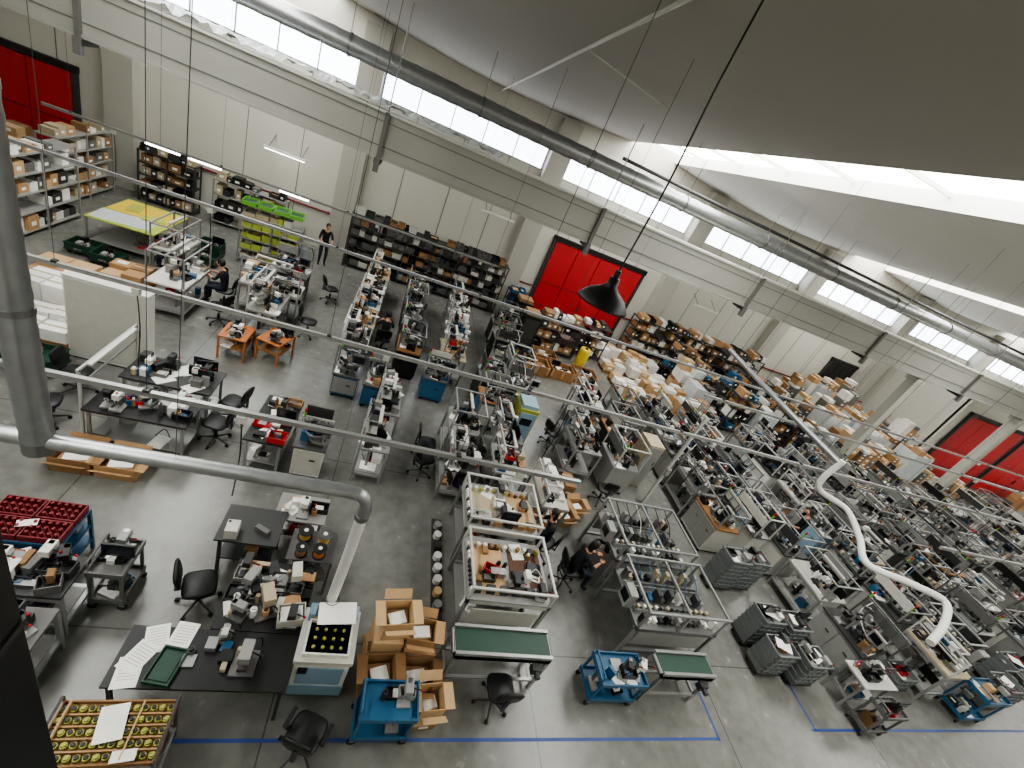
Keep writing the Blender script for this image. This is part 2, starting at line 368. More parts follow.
# ---------------------------------------------------------------- people
def person(name,x,y,rz,pose='sit',shirt='shirt',trous='jeans',hair='hair',longhair=False,lean=.0):
    root=bpy.data.objects.new(name,None);C.objects.link(root);root.location=(x,y,0);root.rotation_euler=(0,0,rz);root.empty_display_size=.2
    root.scale=(.86,.86,.86)
    if pose=='sit':
        J={'pel':(0,0,.6,.14),'ab':(.02,0,.76,.125),'ch':(.06+lean,0,.97,.145),'nk':(.11+lean,0,1.14,.055),'hd':(.14+lean,0,1.21,.05)}
        for s,t in((1,'l'),(-1,'r')):
            J['sh'+t]=(.07+lean,s*.17,1.07,.062);J['el'+t]=(.2+lean,s*.25,.86,.045);J['wr'+t]=(.42+lean,s*.13,.94,.028)
            J['hp'+t]=(.03,s*.1,.58,.095);J['kn'+t]=(.44,s*.13,.55,.065);J['an'+t]=(.42,s*.13,.11,.042);J['to'+t]=(.56,s*.14,.045,.04)
    else:
        J={'pel':(0,0,.95,.14),'ab':(.02,0,1.1,.12),'ch':(.04+lean,0,1.32,.145),'nk':(.07+lean,0,1.5,.055),'hd':(.09+lean,0,1.57,.05)}
        for s,t in((1,'l'),(-1,'r')):
            J['sh'+t]=(.05+lean,s*.18,1.43,.062);J['el'+t]=(.1+lean,s*.25,1.15,.045);J['wr'+t]=(.34+lean,s*.16,1.08,.028)
            J['hp'+t]=(0,s*.1,.9,.095);J['kn'+t]=(.05,s*.11,.5,.065);J['an'+t]=(-.01,s*.11,.1,.042);J['to'+t]=(.13,s*.13,.045,.04)
    names=list(J);E=[('pel','ab'),('ab','ch'),('ch','nk'),('nk','hd')]
    for t in'lr':E+=[('ch','sh'+t),('sh'+t,'el'+t),('el'+t,'wr'+t),('pel','hp'+t),('hp'+t,'kn'+t),('kn'+t,'an'+t),('an'+t,'to'+t)]
    me=bpy.data.meshes.new('skel');me.from_pydata([J[n][:3] for n in names],[(names.index(a),names.index(b)) for a,b in E],[])
    o=bpy.data.objects.new('skel',me);C.objects.link(o)
    mo=o.modifiers.new('s','SKIN');mo.use_smooth_shade=True
    for i,n in enumerate(names):
        sv=me.skin_vertices[0].data[i];rr=J[n][3];sv.radius=(rr,rr*(.78 if n in('ch','ab','pel') else 1));sv.use_root=(n=='pel')
    mo=o.modifiers.new('u','SUBSURF');mo.levels=2
    dg=bpy.context.evaluated_depsgraph_get();ev=o.evaluated_get(dg);m2=bpy.data.meshes.new_from_object(ev)
    m2.materials.clear()
    ks=[shirt,trous,'skin','rubber']
    for k in ks:m2.materials.append(MAT[k])
    segs=[(Vector(J[a][:3]),Vector(J[b][:3]),a,b) for a,b in E]
    for p in m2.polygons:
        c=p.center;best=None
        for A,B,a,bn in segs:
            d=B-A;t=max(0,min(1,(c-A).dot(d)/d.length_squared));q=(c-(A+d*t)).length
            if best is None or q<best[0]:best=(q,a,bn,t)
        _,a,bn,t=best
        mi=0
        if bn[:2] in('kn','an') or a[:2]=='pel' and bn[:2]=='hp':mi=1
        if bn[:2]=='to':mi=3
        if a=='nk' or (a=='ch' and bn=='nk' and t>.75):mi=2
        if bn[:2]=='wr' and t>.3:mi=2
        p.material_index=mi;p.use_smooth=True
    body=bpy.data.objects.new('body',m2);C.objects.link(body);body.parent=root
    bpy.data.objects.remove(o);bpy.data.meshes.remove(me)
    b=MB();hx,_,hz,_=J['hd'];hx+=.02;hz+=.09
    b.ell((hx,0,hz),(.095,.078,.115),'skin',16,12)
    b.cyl((hx+.085,0,hz+.02),(hx+.118,0,hz-.015),.008,'skin',6,.016)
    for s in(-1,1):
        b.ell((hx+.084,s*.03,hz+.015),(.012,.014,.009),'white',8,6);b.ell((hx+.092,s*.03,hz+.015),(.006,.006,.006),'black',6,4)
        b.ell((hx+.0,s*.08,hz+.0),(.02,.012,.03),'skin',8,6)
    b.ell((hx+.085,0,hz-.05),(.012,.025,.007),'dred',8,4)
    b.ell((hx-.018,0,hz+.022),(.103,.092,.118),hair,16,12)
    if longhair:
        b.ell((hx-.07,0,hz-.08),(.055,.08,.15),hair,12,8)
    b.obj('head',parent=root)
    for s,t in((1,'l'),(-1,'r')):
        h=MB();w=Vector(J['wr'+t][:3]);el=Vector(J['el'+t][:3]);d=(w-el).normalized();side=Vector((0,0,1)).cross(d).normalized()
        pc=w+d*.05;h.ell(pc,(.048,.04,.018),'skin',10,6)
        for i in range(4):
            L=[.065,.078,.073,.055][i];p0=w+d*.08+side*(i-1.5)*.02;p1=p0+d*L*.55+Vector((0,0,-.008));p2=p1+d*L*.4+Vector((0,0,-.028))
            h.cyl(p0,p1,.009,'skin',6,.008);h.cyl(p1,p2,.008,'skin',6,.006)
        th=-side*s
        p0=w+d*.03+th*.03;p1=p0+d*.03+th*.03;h.cyl(p0,p1,.011,'skin',6,.009);h.cyl(p1,p1+d*.03,.009,'skin',6,.007)
        h.obj('hand_'+t,parent=root)
    return root
# ================================================================ SHELL
X0,X1,Y0,YW=-15.,52.,-3.,17.9
def cz(y):return 8.35-.05*y
b=MB();b.box((X0+X1)/2,(Y0+YW)/2,-.2,X1-X0,YW-Y0,.2,'floor');b.obj('floor')
PITCH=6.75;GAPS=[-2.1+PITCH*i for i in range(-2,9)]
YP=14.0
DOORS=[(-14.5,-10.15,2.85,'red',YW),(5.9,10.1,3.5,'red',YW),(27.6,32.2,3.7,'red',YP),(22.7,24.6,3.0,'black',YW),(32.7,37.6,3.7,'red',YP)]
b=MB()
b.box((X0+X1)/2,YW+.15,0,X1-X0,.3,5.6,'wallp')
b.box((X0+X1)/2,YW+.15,6.5,X1-X0,.3,2.8,'wallp')
for g in GAPS:b.box(g,YW+.15,5.6,.8,.3,.9,'wallp')
b.obj('wall_back')
b=MB();b.box((26.9+X1)/2,YP+.1,0,X1-26.9,.2,4.6,'wallp');b.box((26.9+X1)/2,YP+.1,4.6,X1-26.9,.26,.08,'lgrey');b.box(27.0,(YP+YW)/2,0,.2,YW-YP-.2,4.6,'wallp');b.obj('wall_partition')
b=MB()
for g in GAPS:
    b.box(g,YW-.2,0,.75,.4,7.45,'conc')
b.obj('trim_1')
b=MB();b.cyl((-9.9,YW-.05,1.4),(5.7,YW-.05,1.4),.035,'dred',8);b.cyl((10.3,YW-.05,1.4),(26.8,YW-.05,1.4),.035,'dred',8)
for i in range(0,26):
    xx=-9.6+i*1.4
    if xx<5.7 or xx>10.3:b.box(xx,YW-.03,1.36,.06,.06,.08,'dgrey')
b.obj('trim_2')
b=MB()
for g in GAPS[:-1]:
    for q in (PITCH*.25,PITCH*.5,PITCH*.75):
        b.box(g+q,YW-.005,0,.02,.012,5.6,'grey')
b.obj('trim_3')
wi=1
for i in range(len(GAPS)-1):
    xa,xb=GAPS[i]+.4,GAPS[i+1]-.4;b=MB()
    b.box((xa+xb)/2,YW+.12,5.6,xb-xa,.02,.9,'win')
    for j in range(6):
        b.box(xa+.02+(xb-xa-.04)*j/5,YW+.08,5.6,.035,.06,.9,'lgrey')
    b.box((xa+xb)/2,YW+.08,5.6,xb-xa,.06,.05,'lgrey');b.box((xa+xb)/2,YW+.08,6.45,xb-xa,.06,.05,'lgrey')
    b.obj('window_%d'%wi);wi+=1
for i,(xa,xb,h,k,yw) in enumerate(DOORS):
    b=MB();w=(xb-xa)
    n=4
    for j in range(n):
        px=xa+w*(j+.5)/n;b.box(px,yw-.1,.03,w/n-.03,.08,h-.06,k)
        b.box(px,yw-.145,h*.5-.02,w/n-.12,.01,.04,'dred' if k=='red' else 'dgrey')
        b.box(px,yw-.145,h*.2,w/n-.16,.012,.05,'dred' if k=='red' else 'dgrey')
    b.box((xa+xb)/2,yw-.09,h,w+.3,.16,.18,'black')
    for xx in(xa-.07,xb+.07):b.box(xx,yw-.08,0,.12,.14,h,'dgrey')
    b.box((xa+xb)/2+.1,yw-.17,1.,.04,.05,.25,'black')
    b.obj('door_%d'%(i+1))
b=MB();b.box(X0-.15,(Y0+YW)/2,0,.3,YW-Y0,9.3,'wallp');b.obj('wall_left')
b=MB();b.box(X1+.15,(Y0+YW)/2,0,.3,YW-Y0,9.3,'wallp');b.obj('wall_right')
b=MB();b.box((X0+X1)/2,Y0-.15,0,X1-X0,.3,9.3,'wallp');b.obj('wall_front')
PW=12.4;HW=5.2
ceil=MB();sk=MB()
N=16;ys=[Y0-.3+i*(YW+.6-Y0)/10 for i in range(11)]
for kx in range(-2,5):
    xc=1.8+PW*kx;vs=[];fs=[];K='ceil' if kx<=0 else 'ceil_lit'  # right-hand wings take the paler tone with the light painted in
    for y in ys:
        for j in range(N+1):
            u=-1+2*j/N;vs.append((xc+u*HW,y,cz(y)+.28*abs(u)**1.7))
    n=N+1
    for i in range(len(ys)-1):
        for j in range(N):
            fs.append((i*n+j,(i+1)*n+j,(i+1)*n+j+1,i*n+j+1))
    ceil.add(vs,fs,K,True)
    for s in(-1,1):
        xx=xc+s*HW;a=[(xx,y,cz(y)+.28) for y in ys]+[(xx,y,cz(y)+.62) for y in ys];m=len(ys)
        ceil.add(a,[(i,i+1,m+i+1,m+i) for i in range(m-1)],'ceil_lit')
    xa,xb=xc+HW,xc+PW-HW
    sk.add([(xa,ys[0],cz(ys[0])+.6),(xb,ys[0],cz(ys[0])+.6),(xb,ys[-1],cz(ys[-1])+.6),(xa,ys[-1],cz(ys[-1])+.6)],[(0,1,2,3)],'sky')
    for i in range(1,10):
        y=ys[i];sk.box((xa+xb)/2,y,cz(y)+.5,xb-xa,.05,.08,'white')
ceil.obj('ceiling');sk.obj('skylight')
b=MB();b.cyl((1.75,Y0,cz(Y0)-.1),(1.95,YW,cz(YW)-.1),.026,'offwhite',8)
b.cyl((1.9,8,cz(8)-.1),(3.9,9.2,cz(9)-.03),.018,'offwhite',8);b.obj('ceiling_pipe')
b=MB();b.box((X0+X1)/2,12.,4.78,X1-X0,.4,.92,'beam')
b.box((X0+X1)/2,12.,4.74,X1-X0,.5,.06,'beam');b.box((X0+X1)/2,12.,5.68,X1-X0,.5,.05,'offwhite')
for zz in(5.0,5.5):b.box((X0+X1)/2,11.795,zz,X1-X0,.012,.02,'grey')
xx=-12.2
while xx<51:
    b.box(xx,11.77,4.66,.09,.12,1.06,'grey');b.box(xx,11.97,4.62,.16,.5,.1,'dgrey');b.box(xx,11.72,4.45,.12,.12,.3,'grey')
    b.cyl((xx,11.86,5.7),(xx,11.86,cz(12)),.015,'steel',6);xx+=5.65
b.obj('concrete_beam')
rr=random.Random(4);vs=[];nx=90
for i in range(nx+1):
    for j in range(5):
        vs.append((-9+i*.12,11.78+j*.11,5.76+rr.random()*.13+(.05 if j in(1,2,3) else 0)))
b=MB();b.add(vs,[(i*5+j,(i+1)*5+j,(i+1)*5+j+1,i*5+j+1) for i in range(nx) for j in range(4)],'wrap');b.obj('plastic_film')
for cx in(19.4,26.4,-15+.3):
    b=MB();b.box(cx,12.,0,.34,.34,4.74,'conc');b.box(cx,12.,0,.6,.6,.03,'steel');b.box(cx,12,4.5,.5,.45,.2,'conc');b.obj('concrete_column')
b=MB();b.sweep([(X0+.1,12.3,6.6),(33.5,12.3,6.6)],.2,'galv',16,.05,.22,False)
b.cyl((33.5,12.3,6.6),(33.7,12.3,6.6),.23,'galv',16)
xx=-11
while xx<33:
    b.cyl((xx,12.3,6.8),(xx,12.3,cz(12.3)-.0),.01,'steel',5)
    b.sweep([(xx,12.3,6.6),(xx+.05,12.3,6.6)],.225,'steel',16,0,1,False);xx+=3.
b.sweep([(5,12.8,6.95),(33,12.8,6.95)],.045,'dgrey',8,0,3,False)
b.obj('spiral_duct')
b=MB();b.sweep([(-2.35,3.25,cz(3.25)+.02),(-2.26,3.25,3.0)],.1,'galv',20,.05,.07,False)
for z in(4.2,5.6,7):b.cyl((-2.26-.017*(z-3),3.25,z),(-2.26-.017*(z-3),3.25,z+.05),.108,'steel',20)
b.cyl((-2.26,3.25,2.92),(-2.26,3.25,3.04),.106,'steel',20)
b.sweep([(-6.,3.25,3.03),(.1,3.25,3.03)],.065,'galv',16,.05,.06,False)
b.sweep([(.08,3.25,3.03),(.28,3.25,3.01),(.37,3.25,2.9),(.37,3.25,2.72)],.065,'galv',16,.03,.03)
b.cyl((.37,3.25,2.68),(.37,3.25,2.74),.075,'steel',16)
b.sweep([(.37,3.25,2.7),(.36,3.26,2.0),(.34,3.27,1.2)],.055,'flex',14,.12,.025)
for xx in(-4.6,-1.3):b.cyl((xx,3.25,3.1),(xx,3.25,cz(3.25)),.003,'wire',5)
b.obj('extraction_duct')
b=MB();b.sweep([(10.08,6.1,3.4),(10.1,6.1,2.6),(10.75,5.7,2.45),(10.3,4.9,2.4),(9.7,4.2,2.4),(10.3,3.8,2.5),(10.9,3.5,2.5),(10.4,3.1,2.4),(9.9,2.85,2.2)],.06,'flex',14,.12,.03)
b.cyl((10.08,6.1,3.3),(10.08,6.1,cz(6)),.004,'wire',5);b.cyl((9.7,4.2,2.45),(9.7,4.2,cz(4)),.004,'wire',5);b.cyl((10.9,3.5,2.55),(10.9,3.5,cz(4)),.004,'wire',5)
b.sweep([(10.08,6.1,3.3),(10.5,9,3.3),(11,11.8,3.3)],.07,'galv',12,.05,.06)
b.obj('flexible_extraction_hose')
def rail(x0,x1,y,z,k='alu',tubes=(),hs=3.4):
    b=MB();b.box((x0+x1)/2,y,z,x1-x0,.035,.055,k);b.box((x0+x1)/2,y,z+.055,x1-x0,.05,.012,k)
    xx=x0+.6
    while xx<x1:
        b.cyl((xx,y,z+.06),(xx,y,cz(y)),.0035,'wire',5);b.box(xx,y,z+.06,.06,.06,.03,'dgrey')
        b.box(xx+.9,y-.01,z-.09,.09,.07,.09,'offwhite')
        if int(xx)%2==0:b.sweep([(xx+.9,y,z-.08),(xx+.93,y,z-.6),(xx+.9,y,z-1.3)],.008,'black',5,0,.2)
        xx+=hs
    for a,c in tubes:b.box((a+c)/2,y,z-.05,c-a,.05,.04,'led')
    b.obj('overhead_busbar')
rail(-12,34,10.4,2.8,'alu');rail(-8,24,6.43,2.8,'lgrey');rail(-6,3.2,4.3,2.8,'alu')
rail(-9,3,14.6,2.5,'alu',((-6.8,-6.0),(-5.8,-5.0),(-3.5,-2.7)))
rail(8,40,8.4,2.9,'lgrey');rail(12,30,4.6,2.8,'lgrey')
def wlamp(x,y,z,on=True):
    b=MB();b.box(x,y,z,1.3,.12,.06,'white');b.box(x,y,z-.03,1.2,.08,.03,'led' if on else 'offwhite')
    for s in(-.5,.5):b.cyl((x+s,y,z+.06),(x+s,YW-.01,z+.35),.015,'steel',6)
    b.obj('fluorescent_lamp')
wlamp(-4.1,17.2,2.95);wlamp(3.2,17.2,3.6,False);wlamp(13.5,17.2,3.2,False)
b=MB();b.lathe(0,0,[(.0,.28),(.05,.28),(.06,.2),(.1,.16),(.2,.1),(.26,.02),(.27,0),(.25,.0),(.19,.08),(.09,.14),(0,.15)],'black',28)
b.cyl((0,0,.27),(0,0,.36),.03,'black',12);b.sweep([(0,0,.34),(.02,0,1.2),(-.01,0,2.0),(0,0,cz(4)-5.42)],.009,'black',6,0,.2)
b.ell((0,0,.08),(.05,.05,.06),'offwhite')
b.obj('pendant_lamp',2.03,4.,5.42)
b=MB();b.box(-1.28,1.15,0,.44,.3,cz(1)-.01,'black');b.box(-1.28,1.15,0,.6,.44,.03,'dgrey')
for z in(2,4,6):b.box(-1.28,1.15,z,.46,.32,.04,'dgrey')
b.obj('steel_column')
b=MB();b.box(2.8,2.3,0,7.6,.04,.003,'tape');b.box(6.6,2.7,0,.04,.85,.003,'tape');b.box(14.8,2.42,0,12,.04,.003,'tape');b.box(8.9,2.78,0,.04,.75,.003,'tape');b.obj('floor_marking_tape')
# ================================================================ FOREGROUND LEFT
def L_table():
    b=MB()
    def slab(x,y,w,d):
        b.box(x,y,.72,w,d,.03,'black')
        for sx in(-1,1):
            for sy in(-1,1):b.box(x+sx*(w/2-.05),y+sy*(d/2-.05),0,.04,.04,.72,'dgrey')
    slab(-.72,2.76,1.65,.6);slab(-.36,3.52,.95,.9)
    return b.obj('assembly_table')
L_table()
def paperset(lst,name='paper_sheet'):
    for x,y,z,a in lst:
        b=MB();b.box(0,0,0,.21,.297,.003,'paper')
        for i in range(7):b.box(0,.11-i*.03,.003,.15,.004,.0006,'grey')
        b.obj(name,x,y,z,a)
paperset([(-1.28,2.93,.751,.3),(-1.06,2.97,.755,-.1),(-1.38,2.6,.751,.15),(-1.36,2.74,.757,-.4)])
b=MB();b.tray(0,0,0,.24,.36,.05,'dgreen',.015);b.box(0,0,.015,.18,.28,.012,'dgreen');b.obj('parts_tray',-1.08,2.66,.751,-.15)
def press(x,y,z,s=1,col='lgrey',name='bench_press_fixture',rz=0):
    b=MB();b.box(0,0,0,.3*s,.34*s,.03,'steel');b.box(0,.1*s,.03,.09*s,.08*s,.34*s,'alu');b.box(0,.0,.25*s,.14*s,.26*s,.14*s,col);b.cyl((0,-.06*s,.1*s),(0,-.06*s,.26*s),.02*s,'chrome',10)
    b.box(0,-.06*s,.03,.12*s,.12*s,.06*s,'dgrey');b.cyl((.07*s,0,.33*s),(.2*s,-.1*s,.42*s),.01,'black',6);b.ell((.2*s,-.1*s,.42*s),(.022,.022,.022),'black',8,6)
    b.cyl((-.1*s,.1*s,.03),(-.1*s,.1*s,.2*s),.03*s,'tan',8);b.sweep([(0,.12*s,.36*s),(.1,.2*s,.3*s),(.12,.22*s,.03)],.008,'black',5,0,.05)
    b.obj(name,x,y,z,rz)
press(-.38,2.72,.751,.8,'lgrey');press(-.66,2.98,.751,.45,'offwhite');press(-.35,3.35,.751,.9,'tan',rz=.4);press(-.6,3.6,.751,.75,'lgrey',rz=-.3);press(-.12,3.7,.751,.8,'offwhite',rz=.2);press(-.62,3.25,.751,.6,'alu',rz=1.2)
b=MB();clutter(b,-.4,.4,-.38,.38,0,24,random.Random(5),'mach',.6);b.obj('assembly_tools',-.36,3.52,.751)
b=MB();clutter(b,-.2,.2,-.1,.1,0,5,random.Random(15),'mach',.4);b.obj('assembly_tools',-.75,2.8,.751)
b=MB();b.tray(0,0,0,.3,.22,.14,'offwhite',.01);b.box(0,0,.02,.24,.17,.1,'paper');b.obj('parts_bin',-.05,3.25,.751,.2)
table('work_table',-.85,4.5,.75,.6,0,.75,'dgrey','dgrey',11,2,'mix',.3)
def spool(x,y,z,r,k='black',k2='gold',vert=False):
    b=MB();
    for zz in(0,.14):b.cyl((0,0,zz),(0,0,zz+.015),r,k,24)
    b.cyl((0,0,.015),(0,0,.14),r*.75,k2,20);b.cyl((0,0,.155),(0,0,.16),r*.3,'white',12);b.obj('wire_spool',x,y,z)
b=MB();legs(b,.6,.5,.72,'steel',.03);b.box(0,0,.72,.6,.5,.02,'steel');b.box(0,0,.3,.56,.46,.02,'steel');b.obj('spool_stand',-.02,4.3,0)
spool(-.16,4.42,.742,.1,'black','gold');spool(.1,4.4,.742,.1,'steel','gold');spool(.08,4.16,.742,.09,'black','orange');spool(-.15,4.15,.742,.08,'black','card2')
b=MB();clutter(b,-.2,.2,-.15,.15,0,7,random.Random(9),'mix',1.1);b.obj('boxed_supplies',-.02,4.3,.325)
table('work_table',-.3,4.95,.7,.5,0,.7,'lgrey','steel',12,8,'box',.3)
spool(.25,3.55,.0,.13,'black','black')
chair(-1.2,3.78,.3);chair(.42,2.22,1.2,arms=True)
b=MB()
for a in range(3):
    pts=[(.16*math.cos(t*.5)+.02*a,.13*math.sin(t*.5),.006+.012*a) for t in range(13)];b.sweep(pts,.008,'black',6,0,.05)
b.obj('cable_coil',.0,3.85,.751)
b=MB()
for sx in(-1,1):
    for sy in(-1,1):b.cyl((sx*.27,sy*.24,0),(sx*.27,sy*.24,.1),.03,'black',8)
b.box(0,0,.1,.62,.6,.22,'lblue');b.box(0,0,.32,.6,.58,.5,'white');b.box(0,-.292,.36,.5,.01,.36,'lblue');b.box(-.2,-.3,.6,.1,.012,.12,'black')
b.box(0,0,.82,.64,.62,.06,'offwhite');b.box(0,-.06,.88,.46,.36,.02,'dgreen');b.tray(0,-.06,.88,.5,.4,.07,'white',.02)
for i in range(4):
    for j in range(3):b.ell((-.15+i*.1,-.16+j*.1,.915),(.022,.022,.022),'olive',8,6)
b.box(0,.22,.88,.56,.14,.14,'lblue');b.box(.2,.147,.92,.1,.01,.06,'screen');b.box(-.15,.147,.92,.12,.01,.05,'yellow')
b.lathe(-.07,.24,[(.13,1.02),(.13,1.1),(.08,1.18),(.08,1.22)],'steel',16)
b.box(.02,.08,1.2,.42,.26,.003,'paper',.1);b.box(-.2,.16,1.0,.02,.02,.2,'alu');b.box(.2,.16,1.0,.02,.02,.2,'alu')
b.obj('extraction_test_machine',.42,3.02,0)
b=MB();pallet(b,0,0,.95,.8);cbox(b,-.24,.18,.122,.38,.38,.55,'card3',.05,False);cbox(b,.22,.16,.122,.42,.4,.42,'card',-.08,False);cbox(b,-.26,-.22,.122,.36,.34,.4,'card2',.1,True);cbox(b,.22,-.22,.122,.4,.34,.34,'card2',.0,True)
cbox(b,-.2,.2,.672,.36,.32,.36,'card3',.12,True);cbox(b,.18,.16,.542,.36,.3,.22,'card',-.1,True);b.obj('cardboard_box_stack',1.4,3.08,0)
cart('parts_cart',1.25,2.45,.66,.42,.66,0,'blue',3,3,'dark')
b=MB();cbox(b,0,0,.12,.3,.3,.42,'card3',0,True);cbox(b,0,0,0,.3,.3,.12,'card2',0);b.obj('cardboard_box',1.79,2.55,0,.1)
b=MB();w,d=.9,.5;legs(b,w,d,.74,'steel',.03)
for z in(.2,.72):b.tray(0,0,z,w,d,.06,'card2' if z>.5 else 'alu',.015)
for sx in(-1,1):
    b.cyl((sx*w/2,-d/2,.74),(sx*w/2,-d/2,.86),.012,'steel',6);b.cyl((sx*w/2,d/2,.74),(sx*w/2,d/2,.86),.012,'steel',6);b.cyl((sx*w/2,-d/2,.86),(sx*w/2,d/2,.86),.012,'steel',6)
for j in range(5):
    for i in range(13):
        xx=-.41+i*.068;yy=-.19+j*.093;b.cyl((xx,yy,.735),(xx,yy,.78),.028,'olive',10);b.cyl((xx,yy,.78),(xx,yy,.8),.018,'black' if (i+j)%3 else 'olive',8)
    if j<4:b.box(0,-.145+j*.093,.735,.86,.014,.05,'card')
b.box(-.0,.05,.81,.21,.297,.004,'paper',.2);b.box(.2,-.2,.81,.18,.09,.004,'paper',.1);b.box(-.38,.0,.79,.012,.46,.05,'card3');b.box(.18,.0,.79,.012,.46,.03,'card3')
clutter(b,-.3,.3,-.15,.15,.23,6,random.Random(2),'box',1.3)
b.obj('parts_trolley',-1.28,2.1,0,.03)
b=MB();w,d=.9,.62;legs(b,w,d,.8,'blue',.04)
for z in(.2,.5,.78):b.box(0,0,z,w,d,.03,'blue')
for i in range(2):
    for j in range(2):
        b.tray(-.22+i*.44,-.15+j*.3,.81,.42,.28,.1,'dred',.015)
        for p in range(5):
            for q in range(3):b.cyl((-.22+i*.44-.15+p*.075,-.15+j*.3-.08+q*.08,.825),(-.22+i*.44-.15+p*.075,-.15+j*.3-.08+q*.08,.94),.02,'dred',6);
clutter(b,-.3,.3,-.2,.2,.53,6,random.Random(3),'mix',.8);b.box(0,-.1,.92,.2,.1,.004,'paper',.3);b.obj('red_parts_rack',-3.05,4.15,0,0,None,.9)
alu_bench('tool_workbench',-2.75,3.52,.9,.5,0,21,.72,'dgrey',0,26,'dark',True,False,nl=8)
alu_bench('tool_workbench',-2.65,2.95,.8,.45,0,25,.7,'grey',0,16,'mach',True,False,nl=6)
cart('parts_cart',-2.1,3.85,.36,.5,.7,0,'grey',43,6,'dark')
# ================================================================ MIDDLE LEFT
table('drawing_table',-3.0,6.45,1.35,.7,0,.75,'black','alu',31,18,'mix',.15)
b=MB()
for s in(-1,1):b.box(0,s*.75,.0,.035,.035,1.3,'frame')
b.box(0,0,1.27,.035,1.55,.035,'frame');b.box(0,0,1.0,.025,1.5,.025,'alu');b.box(.06,0,1.3,.06,1.2,.03,'white');b.obj('light_frame',-3.78,7.05,0)
table('drawing_table',-3.0,7.4,1.35,.75,0,.75,'dgrey','alu',33,18,'mix',.15)
chair(-4.4,7.3,0);chair(-2.1,6.75,3.0);chair(-4.35,6.5,.3);chair(-2.05,7.4,2.9)
b=MB();cbox(b,-.35,0,0,.5,.4,.26,'card2',0,True);cbox(b,.2,0,0,.5,.4,.24,'card',0,True);b.obj('cardboard_box_stack',-3.2,5.75,0)
b=MB();b.box(0,0,.04,1.25,.22,1.62,'white');b.box(0,-.115,.08,1.2,.01,1.54,'offwhite')
b.box(.5,-.125,.8,.02,.02,.14,'black');b.box(0,0,0,1.15,.2,.04,'dgrey');b.box(0,0,1.66,1.28,.25,.02,'white');b.obj('partition_panel',-4.4,8.3,0,-.02)
pallet_load(-5.6,8.7,.9,.7,.6,0,1,False,pal=('white','paper','card3'));pallet_load(-6.0,9.6,1.0,.8,.75,0,2,False,pal=('white','card','paper'))
pallet_load(-6.5,10.7,1.0,.8,.5,0,3,False,pal=('card','card3'));crates(-5.2,7.7,.7,.5,2,k='dgreen',contents=True);crates(-5.9,7.6,.6,.5,3,k='dgrey');pallet_load(-5.6,11.3,.8,.7,.5,0,13)
for (x,y,s) in((-7.0,12.3,1),(-6.4,12.1,1),(-5.0,14.3,2),(-4.9,13.7,1)):crates(x,y,.6,.5,s,k='dgreen',lh=.16,seed=s)
rack('metal_shelving',-8.35,13.0,2.4,.5,1.9,math.pi/2,5,41,('white','card','card3','grey','paper','dgrey'),.85,'lgrey')
rack('metal_shelving',-9.0,15.8,2.4,.5,1.8,math.pi/2,5,42,('white','card2','card','tan','grey'),.85,'lgrey')
rack('metal_shelving',-10.2,12.2,2.4,.5,1.9,math.pi/2,5,43,('white','card','card3','grey'),.9,'lgrey')
pallet_load(-10.7,15.2,1.2,1.,1.5,0,5,False,pal=('card3','card','white'));pallet_load(-10.7,16.5,1.,.8,1.2,0,6);rack('tool_shelving',-7.3,17.15,1.6,.5,1.6,0,5,44,('dgrey','black','tan','card2'),.9,'dgrey')
b=MB();w,d=1.45,1.9;legs(b,w,d,.8,'alu',.04);b.box(0,0,.8,w,d,.03,'lgreen');b.box(0,.35,.832,w*.96,d*.5,.01,'yellow',0);b.box(-.1,-.5,.832,1.2,.7,.008,'wrap',.1)
b.box(.3,.0,.842,.5,.3,.02,'lgreen',.4);b.box(-.3,.4,.842,.3,.6,.01,'olive',.2);b.box(0,0,.2,w-.1,d-.1,.02,'lgrey');clutter(b,-.6,.6,-.7,.7,.22,6,random.Random(8),'mix',1.5);b.obj('inspection_table',-6.45,13.6,0)
rack('crate_shelving',-3.6,14.9,1.7,.6,1.45,.1,5,45,('lgreen','tan','offwhite','lgreen'),1,'alu',.9,True)
b=MB()
for i in range(4):
    for j in range(1):b.tray(-.66+i*.42,.0,j*.12,.38,.5,.12,'green',.015);b.box(-.66+i*.42,0,.02,.3,.4,.05,'dgreen')
b.obj('green_crates',-3.6,14.9,1.75,.1)
rack('tool_shelving',-4.9,17.15,2.2,.5,1.5,0,4,46,('dgrey','black','grey','tan'),.9,'lgrey')
alu_bench('assembly_bench',-4.45,11.0,1.4,.75,math.pi/2,51,.8,'white',1.5,20,cage=True)
alu_bench('assembly_bench',-2.7,11.9,1.4,.75,0,52,.8,'offwhite',1.5,22,rail_side=-1)
alu_bench('assembly_bench',-2.5,10.9,1.3,.65,math.pi/2,53,.8,'lgrey',1.45,18)
alu_bench('assembly_bench',-5.2,12.6,1.2,.65,math.pi/2,54,.8,'offwhite',1.4,16,cage=True)
station('assembly_machine',-2.6,13.2,1.,.8,0,55,'dgrey',.85,12,1.5);pallet_load(-3.5,13.3,.6,.6,.6,0,57)
person('seated_worker',-3.7,11.6,math.pi,'sit');chair(-3.7,11.6,math.pi);chair(-3.5,10.7,2.8)
def small_orange(x,y,rz,s):
    b=MB();w,d=.6,.75;legs(b,w,d,.6,'orange',.04);b.box(0,0,.6,w,d,.03,'orange');b.box(0,0,.3,w-.06,d-.06,.02,'wood');clutter(b,-.2,.2,-.3,.3,.63,10,random.Random(s),'dark',.5);clutter(b,-.2,.2,-.3,.3,.32,4,random.Random(s+1),'box',.9)
    b.obj('orange_trolley',x,y,0,rz,None,.9)
small_orange(-2.75,9.6,0,1);small_orange(-2.0,9.8,-.3,2)
